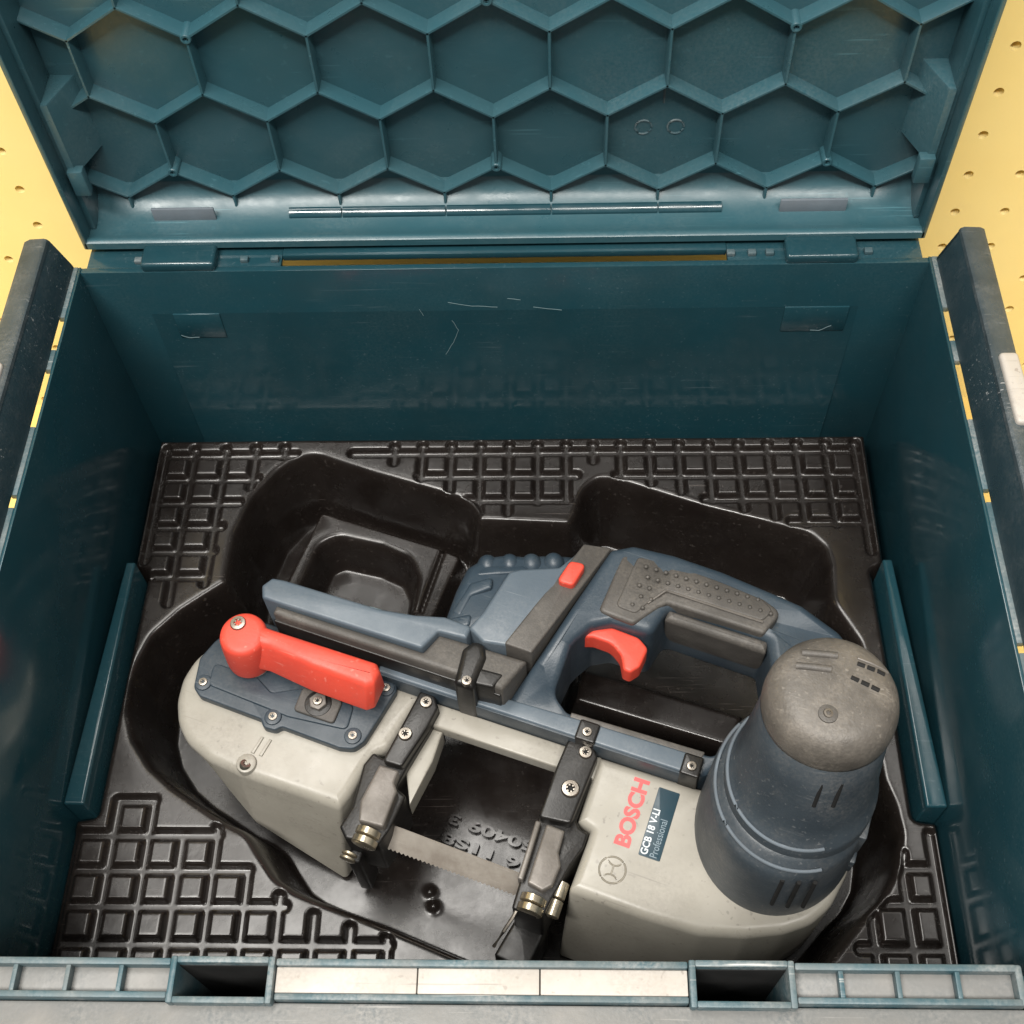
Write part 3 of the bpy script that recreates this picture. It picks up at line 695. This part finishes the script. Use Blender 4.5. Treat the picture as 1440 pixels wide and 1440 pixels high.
# blade with its teeth
bm = bmesh.new()
x0, x1 = -46, 48; top_a, top_b = [], []
n = 94
pts_up = [(x0, -54.6, -111.0), (x1, -56.6, -111.0)]
U = []; Lw = []
for i in range(n + 1):
    x = x0 + (x1 - x0) * i / n; t = i / n
    U.append((x, -54.4 - 1.8 * t, -110.5)); tooth = 0.6 if i % 2 else 0.0
    Lw.append((x, -62.6 - 0.4 * t + tooth, -120.5 + tooth * 1.2))
a = [bm.verts.new(p) for p in U]; b = [bm.verts.new(p) for p in Lw]
a2 = [bm.verts.new((p[0], p[1] + 0.6, p[2] - 0.5)) for p in U]; b2 = [bm.verts.new((p[0], p[1] + 0.6, p[2] - 0.5)) for p in Lw]
for i in range(n):
    bm.faces.new((a[i], b[i], b[i + 1], a[i + 1])); bm.faces.new((a2[i + 1], b2[i + 1], b2[i], a2[i]))
    bm.faces.new((a[i + 1], a2[i + 1], a2[i], a[i])); bm.faces.new((b[i], b2[i], b2[i + 1], b[i + 1]))
from_bm('saw_blade', bm, 'blade', saw, 20)

# left blade guide
gl = slab('blade_guide', fillet([(-40.5, 4.5), (-33, 4.2), (-29.2, -0.8), (-30.2, -11), (-33, -30), (-34, -40), (-28.6, -42), (-29.4, -58), (-31.5, -66), (-46, -68), (-50.5, -64), (-49, -54), (-52, -35), (-50, -28.2), (-44, -29.8)], 1.6), -140, -104.5, 'black', saw, r=1.4)
slab('guide_arm', fillet([(-40.2, 4.2), (-33, 3.9), (-29.5, -1), (-30.4, -11), (-34.2, -32), (-43.4, -32.4)], 2), -106, -99.5, 'black', gl, r=1.2)
slab('guide_block', fillet([(-43.6, -34.4), (-34.4, -34.2), (-34.2, -40), (-31.6, -43), (-31, -59.6), (-42.2, -60.6), (-45, -52)], 1.2), -106, -98.4, 'pad', gl, r=1.2)
screw(gl, -35.4, -0.6, -99.2, 0.95); screw(gl, -38.4, -17.6, -99.2, 1.05)
def bearing(parent, x, y, z, r, w, n=28):
    bm = bmesh.new()
    for k, (yy, ww) in enumerate(((y, w), (y - w - 0.5, w))):
        rings = [(r - .8, yy), (r, yy - .4), (r, yy - ww + .4), (r - .8, yy - ww)]
        vs = [[bm.verts.new((x + q * math.cos(2 * math.pi * i / n), yq, z + q * math.sin(2 * math.pi * i / n))) for i in range(n)] for q, yq in rings]
        for a, b in zip(vs, vs[1:]):
            for i in range(n): bm.faces.new((a[i], a[(i + 1) % n], b[(i + 1) % n], b[i]))
        bm.faces.new(vs[-1]); bm.faces.new(list(reversed(vs[0])))
    return from_bm('guide_bearing', bm, 'brass', parent)
bearing(gl, -37.4, -61.0, -104.6, 5.6, 3.5)
bearing(gl, -43, -71.5, -111, 3.6, 1.6)
slab('guide_foot', fillet([(-47, -62), (-41, -62), (-40, -72), (-46, -73)], 1.5), -165, -122, 'black', gl, r=1.5)

# right blade guide
gr_ = slab('blade_guide', fillet([(32.4, 5), (41.6, 4.2), (45.2, 0.6), (44.6, -27), (47, -30), (51.2, -31), (51.2, -37), (48.5, -46), (45.5, -62), (44.5, -71), (31, -71.5), (30.5, -62), (28.8, -34), (29.4, -9), (30.1, 2)], 1.6), -142, -106.2, 'black', saw, r=1.2)
slab('guide_arm', fillet([(32.6, 6), (41.2, 5), (45, 0.7), (43.4, -31.6), (29.4, -33.2), (29.4, -9), (30.1, 3)], 2), -107, -99.5, 'black', gr_, r=1.2)
slab('guide_block', fillet([(33.4, -34), (41.8, -34.4), (42.4, -44), (45, -49), (44.4, -58), (41.2, -61.6), (34.0, -60.4)], 1.2), -108, -101.5, 'pad', gr_, r=1.2)
slab('guide_foot', fillet([(45, -66), (31, -66), (27, -86), (43, -88)], 1.5), -168, -136, 'black', gr_, r=1.5)
slab('guide_pin', fillet([(28.6, -34), (31, -34), (32, -60), (29.5, -60)], 0.8), -110, -102.0, 'pad', gr_, r=0.8)
slab('side_cheek', fillet([(44.8, -29.2), (51.2, -30), (51.0, -36), (47.4, -44), (44.8, -42)], 1.8), -125, -108.5, 'rubber', gr_, r=1.2)
screw(gr_, 39.4, 0.6, -99.2, 1.0); screw(gr_, 38.4, -17.2, -99.2, 1.35)
bearing(gr_, 38.4, -63.6, -106.5, 5.6, 3.5)
bearing(gr_, 47.3, -53, -110.5, 3.0, 7.5)
tube = bmesh.new(); tube_path(tube, [(33.5, -68, -108), (32.5, -74, -109), (30.5, -80, -112), (28, -86, -118)], 0.8, 6)
from_bm('guide_spring', tube, 'steel', gr_)

# blue frame: rail, loop and neck
def slope_body(x, y, z):
    # loop sinks towards the rail at its lower edge and towards the motor on the right
    k = max(0.0, min(1.0, (34 - y) / 24.0)); k = k * k * (3 - 2 * k)
    m_ = max(0.0, min(1.0, (x - 108) / 26.0)); m_ = m_ * m_ * (3 - 2 * m_)
    s = (z + 122) / 46.0
    return (x, y, z - s * (20 * k + 9 * m_ * (1 - k)))
loop_out = [(-2, 8), (7, 27), (14, 56), (21.5, 90), (31, 95.8), (50, 97), (73, 95.8), (97, 92.6), (111, 90.6), (130, 87), (139, 79), (140, 60), (132, 34), (110, 30), (103, 16), (90, 6), (60, 6), (30, 6)]
loop_hole = [(21.5, 42), (26, 50), (34, 54.5), (52, 54.5), (55.5, 70.5), (100.5, 69), (104.8, 58), (105.3, 38), (101, 25), (92, 15.5), (60, 14.4), (26, 14.4), (18.5, 19), (20, 38)]
loop = plate_curve('handle_frame', [fillet(loop_out, [3, 3, 3, 4, 6, 6, 6, 6, 6, 8, 8, 8, 6, 6, 4, 3, 3, 3]), fillet(loop_hole, [4, 4, 3, 5, 5, 3, 4, 4, 5, 5, 4, 5, 5, 4])], -124, -77, 4.5, 'blue', saw, 5, slope_body)
rail = slab('frame_rail', fillet([(-61, 4.2), (84, 4.4), (88, 8), (86, 13.6), (30, 12.6), (-61, 9.4)], [1, 2, 3, 2, 0, 1]), -106.2, -94.6, 'blue_light', saw, r=1.1)
slab('rail_side', [(-62, 3.4), (85, 3.4), (85, 4.6), (-62, 4.6)], -107, -95.4, 'navy', rail, r=0.3)
slab('rail_lip', fillet([(28, 12.4), (88, 13.4), (88.6, 16.6), (28, 15)], 0.8), -112, -95.6, 'rubber', rail, r=0.7)
for x0, y0, x1, y1 in ((33.2, 3.2, 42.4, 12.6), (80.4, 3.0, 89, 12.8)):
    b_ = slab('rail_bracket', fillet([(x0, y0), (x1, y0), (x1, y1), (x0, y1)], 1.2), -108, -92.8, 'black', rail, r=1.0)
    screw(b_, (x0 + x1) / 2, (y0 + y1) / 2 - 0.6, -92.7, 0.75)

# rubber grip pad with its dimples, light piping and the rubber underside
def grip_bend(x, y, z):
    k = max(0.0, (y - 80) / 14.0)
    return (x, y, z - 5.0 * k * k)
gpad = slab('grip_pad', fillet([(28, 90), (49, 92.6), (74, 90), (94, 87), (103.5, 82.4), (98.2, 69.4), (54.6, 70.4), (51.3, 67.5), (43.2, 55.6), (26.4, 56.6), (27.2, 70)], [4, 4, 4, 6, 5, 2, 2, 2, 3, 3, 3]), -82, -75.4, 'rubber', saw, r=1.8, steps=4, fn=grip_bend)
slab('grip_centre', fillet([(35, 90), (51, 91.6), (74, 89), (93, 86), (99.5, 81.6), (96.2, 75), (53, 76), (46, 67), (42.6, 60.4), (33, 61)], 3), -80, -74.6, 'rubber', gpad, r=0.8, fn=grip_bend)
tb = bmesh.new(); tube_path(tb, [(46, 67, -75.0), (51.6, 75.2, -74.6), (53.6, 75.7, -74.6), (96.5, 74.4, -74.6)], 0.6, 6)
from_bm('grip_piping', tb, 'pad', gpad)
bm = bmesh.new()
for i in range(13):
    for j in range(5):
        x = 40 + i * 4.7 + (2.35 if j % 2 else 0); y = 64 + j * 5.2 + 0.0
        if y < 77 and x > 48.0: continue
        if x > 99 or (x > 94 and y > 84): continue
        z = grip_bend(x, y, -74.6)[2]
        m = Matrix.Translation((x, y, z)) @ Matrix.Diagonal((1.15, 1.15, 0.8, 1))
        bmesh.ops.create_icosphere(bm, subdivisions=1, radius=1, matrix=m)
d_ = from_bm('grip_dimples', bm, 'rubber', gpad, 80)
slab('grip_underside', fillet([(55.0, 66.4), (101.5, 65.0), (101.5, 71), (55.0, 72)], 1.0), -124, -80, 'rubber', loop, r=3.5, steps=8, fn=lambda x, y, z: (x, y + 7 * max(0, (-86 - z) / 34.0) ** 1.3 - 1.5, z))
# red trigger
tr_out = [(19.4, 44.8), (24.4, 51.2), (33.8, 55), (46.6, 54), (52, 50.2), (51.2, 40.6), (48, 36.4), (44.6, 36.8), (41.6, 43), (36, 47), (27.5, 47.4)]
slab('trigger', fillet(tr_out, [2, 4, 6, 6, 3, 4, 2, 2, 6, 8, 3]), -94, -83.5, 'red', saw, r=1.6, steps=4, sharp=60)

# battery end
bat = slab('battery_foot', fillet([(-121.8, 19), (-119, 24.2), (-113, 25), (-66, 25.6), (-50, 28), (-37, 31.5), (-24, 31), (-24, 24.5), (-37, 23.6), (-41, 13.6), (-112, 13.2), (-119, 13.4)], [1.5, 1.5, 1, 0, 6, 2, 2, 1, 1, 2, 1, 2]), -112, -75, 'blue_light', saw, r=1.6)
slab('battery_side', fillet([(-112, 8.8), (-104, 8.2), (-1, 7.8), (4.6, 24.2), (-36.6, 23.4), (-40.2, 13.2), (-112, 13.1)], [1, 2, 1, 1, 1, 1, 1]), -120, -77.2, 'rubber', bat, r=2.2)
slab('battery_base', fillet([(-112, 7.6), (-2, 7.0), (-2, 9), (-112, 10)], 0.6), -122, -83.6, 'black', bat, r=0.6)  # black slab puts the shade on the battery's lower side into colour
scuffs('battery_scuff', [[(-80, 24.6, -76.1), (-70, 25.2, -76.0), (-62, 25.6, -76.2)]], 'scuff', bat, 0.25)
def shell_bend(x, y, z):
    k = max(0.0, min(1.3, (y - 48) / 30.0)) ; q = max(0.0, min(1.0, (-20 - x) / 18.0))
    return (x, y, z - 7 * k * k * (z > -100) - 4 * q * q * (z > -100))
sh = slab('battery_shell', fillet([(-24, 29), (-37.6, 24.6), (-39, 48), (-38.8, 62), (-33, 70), (-24, 74.6), (-16, 77), (-8, 81.5), (2, 86), (12, 88), (8, 70), (-8, 44)], [1, 2, 4, 5, 5, 4, 3, 3, 3, 2, 2, 2]), -135, -75.5, 'blue', saw, r=5, steps=6, fn=shell_bend, sharp=50)
slab('shell_panel', fillet([(-21.6, 39), (-17.6, 62), (-13, 65), (3, 71.6), (9.5, 87.2), (12, 87.4), (2, 28), (-7, 26.6), (-16.5, 25), (-25, 29.5)], [2, 3, 4, 2, 1, 1, 1, 1, 2, 2]), -100, -74.2, 'blue_light', sh, r=1.6, fn=lambda x, y, z: (x, y, z - 5.0 * max(0, (y - 66) / 22.0) ** 2))
# scalloped ribs along the top edge and slanting facets
for i, (x, y) in enumerate(((-30, 70.5), (-20.5, 74.2), (-11, 77.6), (-1.5, 81.4))):
    bm = bmesh.new()
    bmesh.ops.create_uvsphere(bm, u_segments=20, v_segments=12, radius=1, matrix=Matrix.Translation((x, y - 4.6, -86)) @ Matrix.Rotation(0.42, 4, 'Z') @ Matrix.Diagonal((5.4, 6.2, 8.0, 1)))
    from_bm('shell_rib', bm, 'blue', sh, 80)
for pts, z in (([(-36, 36), (-33, 52), (-24, 58), (-22.5, 52), (-30, 46), (-31, 34)], -75.0), ([(-35, 56), (-30, 64), (-14, 70), (-8, 68), (-22, 61)], -76.2), ([(-36, 26), (-34.5, 33), (-26, 37), (-25, 31)], -74.6)):
    slab('shell_facet', fillet(pts, 2), -84, z, 'blue', sh, r=1.4, steps=3, fn=shell_bend)
strip_ = slab('button_strip', fillet([(9.5, 87.6), (22.2, 90.4), (5.8, 26.2), (-7, 26.6)], 1.0), -100, -72.6, 'rubber', saw, r=0.9, fn=lambda x, y, z: (x, y, z - 4.5 * max(0, (y - 70) / 20.0) ** 2))
slab('release_button', fillet([(7.2, 74.4), (14.8, 75.4), (12.6, 62.6), (4.8, 62.4)], 2.4), -76, -70.8, 'red', strip_, r=1.2)
# shoe latch across rail and battery
lt = slab('shoe_latch', fillet([(-24, 19.5), (-20.6, 25), (-15.4, 24.6), (-12.6, 19), (-12.4, 2.8), (-21.6, 2.6)], [3, 4, 4, 3, 2, 2]), -112, -74.6, 'black', saw, r=3.0, steps=4)
slab('latch_foot', fillet([(-15, 14), (-2.6, 14.6), (-5, 7), (-14, 6)], 1.2), -108, -76.6, 'black', lt, r=1.4)
screw(lt, -16.4, 5.4, -74.5, 0.8)

# ---- motor: stepped body leaning a little away from the viewer
def ring(c, r, z, n=64, rx=None): return circ(c, r, z, n, rx)
base_r = [ring((124.8, -1), 38.6, -110, rx=33.6), ring((124.8, -1), 38.6, -104, rx=33.6), ring((124.8, 0.5), 37.2, -72, rx=32.2), ring((124.8, 1), 36.6, -66, rx=31.8), ring((125, 1.2), 35.4, -63, rx=31), ring((125.4, 2), 32.4, -60, rx=29), ring((125.8, 2.6), 31.6, -58.5, rx=28.2), ring((125.8, 2.8), 30, -58, rx=26.6)]
mb = loft('motor_base', base_r, 'motor', saw, 60)
mid_r = [ring((127, 2.4), 31.4, -62, rx=29.8), ring((127, 3), 31.3, -56, rx=29.8), ring((127, 3.4), 30.9, -53.5, rx=29.4), ring((127, 4), 29.4, -51.5, rx=28), ring((127, 6), 28.2, -44, rx=27), ring((127, 10.4), 25.8, -26, rx=25), ring((127, 13.4), 23.9, -10.5, rx=23.6), ring((127, 13.6), 22.6, -9.5, rx=22.4)]
mm = loft('motor_body', mid_r, 'motor', saw, 60)
bm = bmesh.new()
for cz, cy, rr_ in ((-61.3, 1.6, 34.2), (-52.6, 3.6, 30.7)):
    pts = [(126.8 + rr_ * math.cos(a) * (0.945), cy + rr_ * math.sin(a) * 1.01, cz) for a in np.linspace(R(150), R(300), 40)]
    tube_path(bm, pts, 0.75, 6)
from_bm('motor_bead', bm, 'hingepad', mm, 60)
cap_r = [ring((127, 13.6), 23.5, -12.5), ring((127, 13.8), 24.5, -11.8), ring((127, 14.0), 24.6, -9.5), ring((127, 14.2), 24.3, -5.5), ring((127, 14.3), 23.5, -2), ring((126.9, 14.4), 22.0, 1.0), ring((126.9, 14.4), 19.8, 3.2), ring((126.8, 14.4), 17, 4.5), ring((126.8, 14.4), 11.5, 5.3), ring((126.8, 14.4), 5, 5.7), ring((126.8, 14.4), 1, 5.8)]
cap = loft('motor_cap', cap_r, 'rubber_dusty', mm, 70)
def cap_z(x, y):
    q = math.hypot(x - 126.8, y - 14.4)
    pr = [(0, 5.8), (11.5, 5.3), (17, 4.5), (19.8, 3.2), (22, 1.0), (23.5, -2), (24.3, -5.5), (24.6, -12)]
    for (a, za), (b, zb) in zip(pr, pr[1:]):
        if q <= b: return za + (zb - za) * (q - a) / (b - a)
    return -5.5
def on_cap(name, a, b, mat, rad, lift):
    bm = bmesh.new(); pts = []
    for i in range(9):
        t = i / 8; x = a[0] + (b[0] - a[0]) * t; y = a[1] + (b[1] - a[1]) * t
        pts.append((x, y, cap_z(x, y) + lift))
    tube_path(bm, pts, rad, 8)
    return from_bm(name, bm, mat, cap, 60)
on_cap('cap_ridge', (112.5, 24.5), (124.5, 27), 'rubber', 1.5, -0.1)
on_cap('cap_ridge', (111.5, 18.6), (123.5, 20.8), 'rubber', 1.5, -0.1)
for p, q in (((131.5, 26.4), (142.4, 26)), ((130.5, 20.2), (141.8, 18.6))):
    for s in range(3):
        t0, t1 = s / 3 + 0.03, (s + 1) / 3 - 0.05
        A = (p[0] + (q[0] - p[0]) * t0, p[1] + (q[1] - p[1]) * t0); B = (p[0] + (q[0] - p[0]) * t1, p[1] + (q[1] - p[1]) * t1)
        on_cap('cap_vent', A, B, 'void', 1.15, -0.55)
on_cap('cap_ridge', (131.6, 28.6), (143.2, 28.0), 'pad', 0.55, 0.1)
cs = bmesh.new(); slab_bm(cs, [(p[0], p[1]) for p in circ((126.2, 4.0), 3.6, 0, 20)], 0, cap_z(126.2, 4.0) + 0.3, 0.5, 2)
from_bm('cap_socket', cs, 'rubber', cap)
screw(cap, 126.2, 4.0, cap_z(126.2, 4.0) + 0.1, 0.62, (0.12, 0, 0))
def body_slot_shade(name, x, z0, z1, parent, prof_pts, w=1.0):
    """dark vent cut in the front of the motor, following its surface"""
    bm = bmesh.new(); pts = []
    def surf(z, x):
        for (za, cya, ra), (zb, cyb, rb) in zip(prof_pts, prof_pts[1:]):
            if za <= z <= zb:
                t = (z - za) / (zb - za); cy = cya + (cyb - cya) * t; r = ra + (rb - ra) * t
                return cy - math.sqrt(max(0, r * r - (x - 127) ** 2))
        return 0
    for i in range(7):
        z = z0 + (z1 - z0) * i / 6; pts.append((x, surf(z, x) + 0.45, z))
    tube_path(bm, pts, w, 8)
    return from_bm(name, bm, 'void', parent, 60)
pm = [(-62, 2.4, 31.4), (-51.5, 4, 29.4), (-44, 6, 28.2), (-26, 10.4, 25.8), (-13, 13.4, 23.8)]
pb = [(-110, -1, 38.6), (-104, -1, 38.6), (-72, .5, 37.2), (-66, 1, 36.6), (-63, 1.2, 35.4)]
for x in (132.0, 138.6): body_slot_shade('motor_vent', x, -31, -19, mm, pm, 0.9)
for x in (130.5, 136.6, 142.4): body_slot_shade('motor_vent', x, -92, -67, mb, pb, 0.9)
for (x0, x1, y0, y1, z0, z1) in ((150.5, 157.0, -11, 3, -80, -62), (151, 157.5, -14, -8, -96, -84)):
    box('motor_lug', x0, x1, y0, y1, z0, z1, 'motor', mb, 1.0)

# ---- print on the drive housing
text('maker_name', 'BOSCH', 'red_print', hr, (69.6, -31.4, -105.95), (0, 1, 0), (-1, 0, 0), 31.0, 7.2, 0.2, 0.42)
lb = slab('model_label', fillet([(73.8, -1.4), (83.2, -1.4), (83.2, -32.6), (73.8, -32.6)], 0.6), -106.5, -105.6, 'label_navy', hr, r=0.15)
text('model_text', 'GCB 18 V-LI', 'white_print', lb, (77.4, -31.8, -105.55), (0, 1, 0), (-1, 0, 0), 20.5, 3.2, 0.1, 0.2)
text('model_text', 'Professional', 'grey_print', lb, (81.6, -31.8, -105.55), (0, 1, 0), (-1, 0, 0), 17.0, 3.2, 0.1, 0.0)
bm = bmesh.new()
ec = (65.6, -42.4)
tube_path(bm, [(ec[0] + 5.6 * math.cos(2 * math.pi * k / 32), ec[1] + 5.6 * math.sin(2 * math.pi * k / 32), -106.12) for k in range(33)], 0.5, 6)
for sx in (-1, 1):
    tube_path(bm, [(ec[0] + 3.4 * math.cos(a), ec[1] + sx * 1.9 + 2.3 * math.sin(a) * 0, -106.12) if False else (ec[0] + 2.9 * math.sin(a), ec[1] + sx * (4.3 - 2.3 * math.cos(a) * 1.0), -106.12) for a in np.linspace(-1.2, 1.2, 9)], 0.45, 6)
tube_path(bm, [(ec[0], ec[1] - 2.2, -106.12), (ec[0], ec[1] + 2.2, -106.12)], 0.45, 6)
from_bm('armature_emblem', bm, 'emblem', hr, 60)

# bookkeeping: helper numbers off the objects
for o in list(S.objects):
    if 'zoff' in o.keys(): del o['zoff']
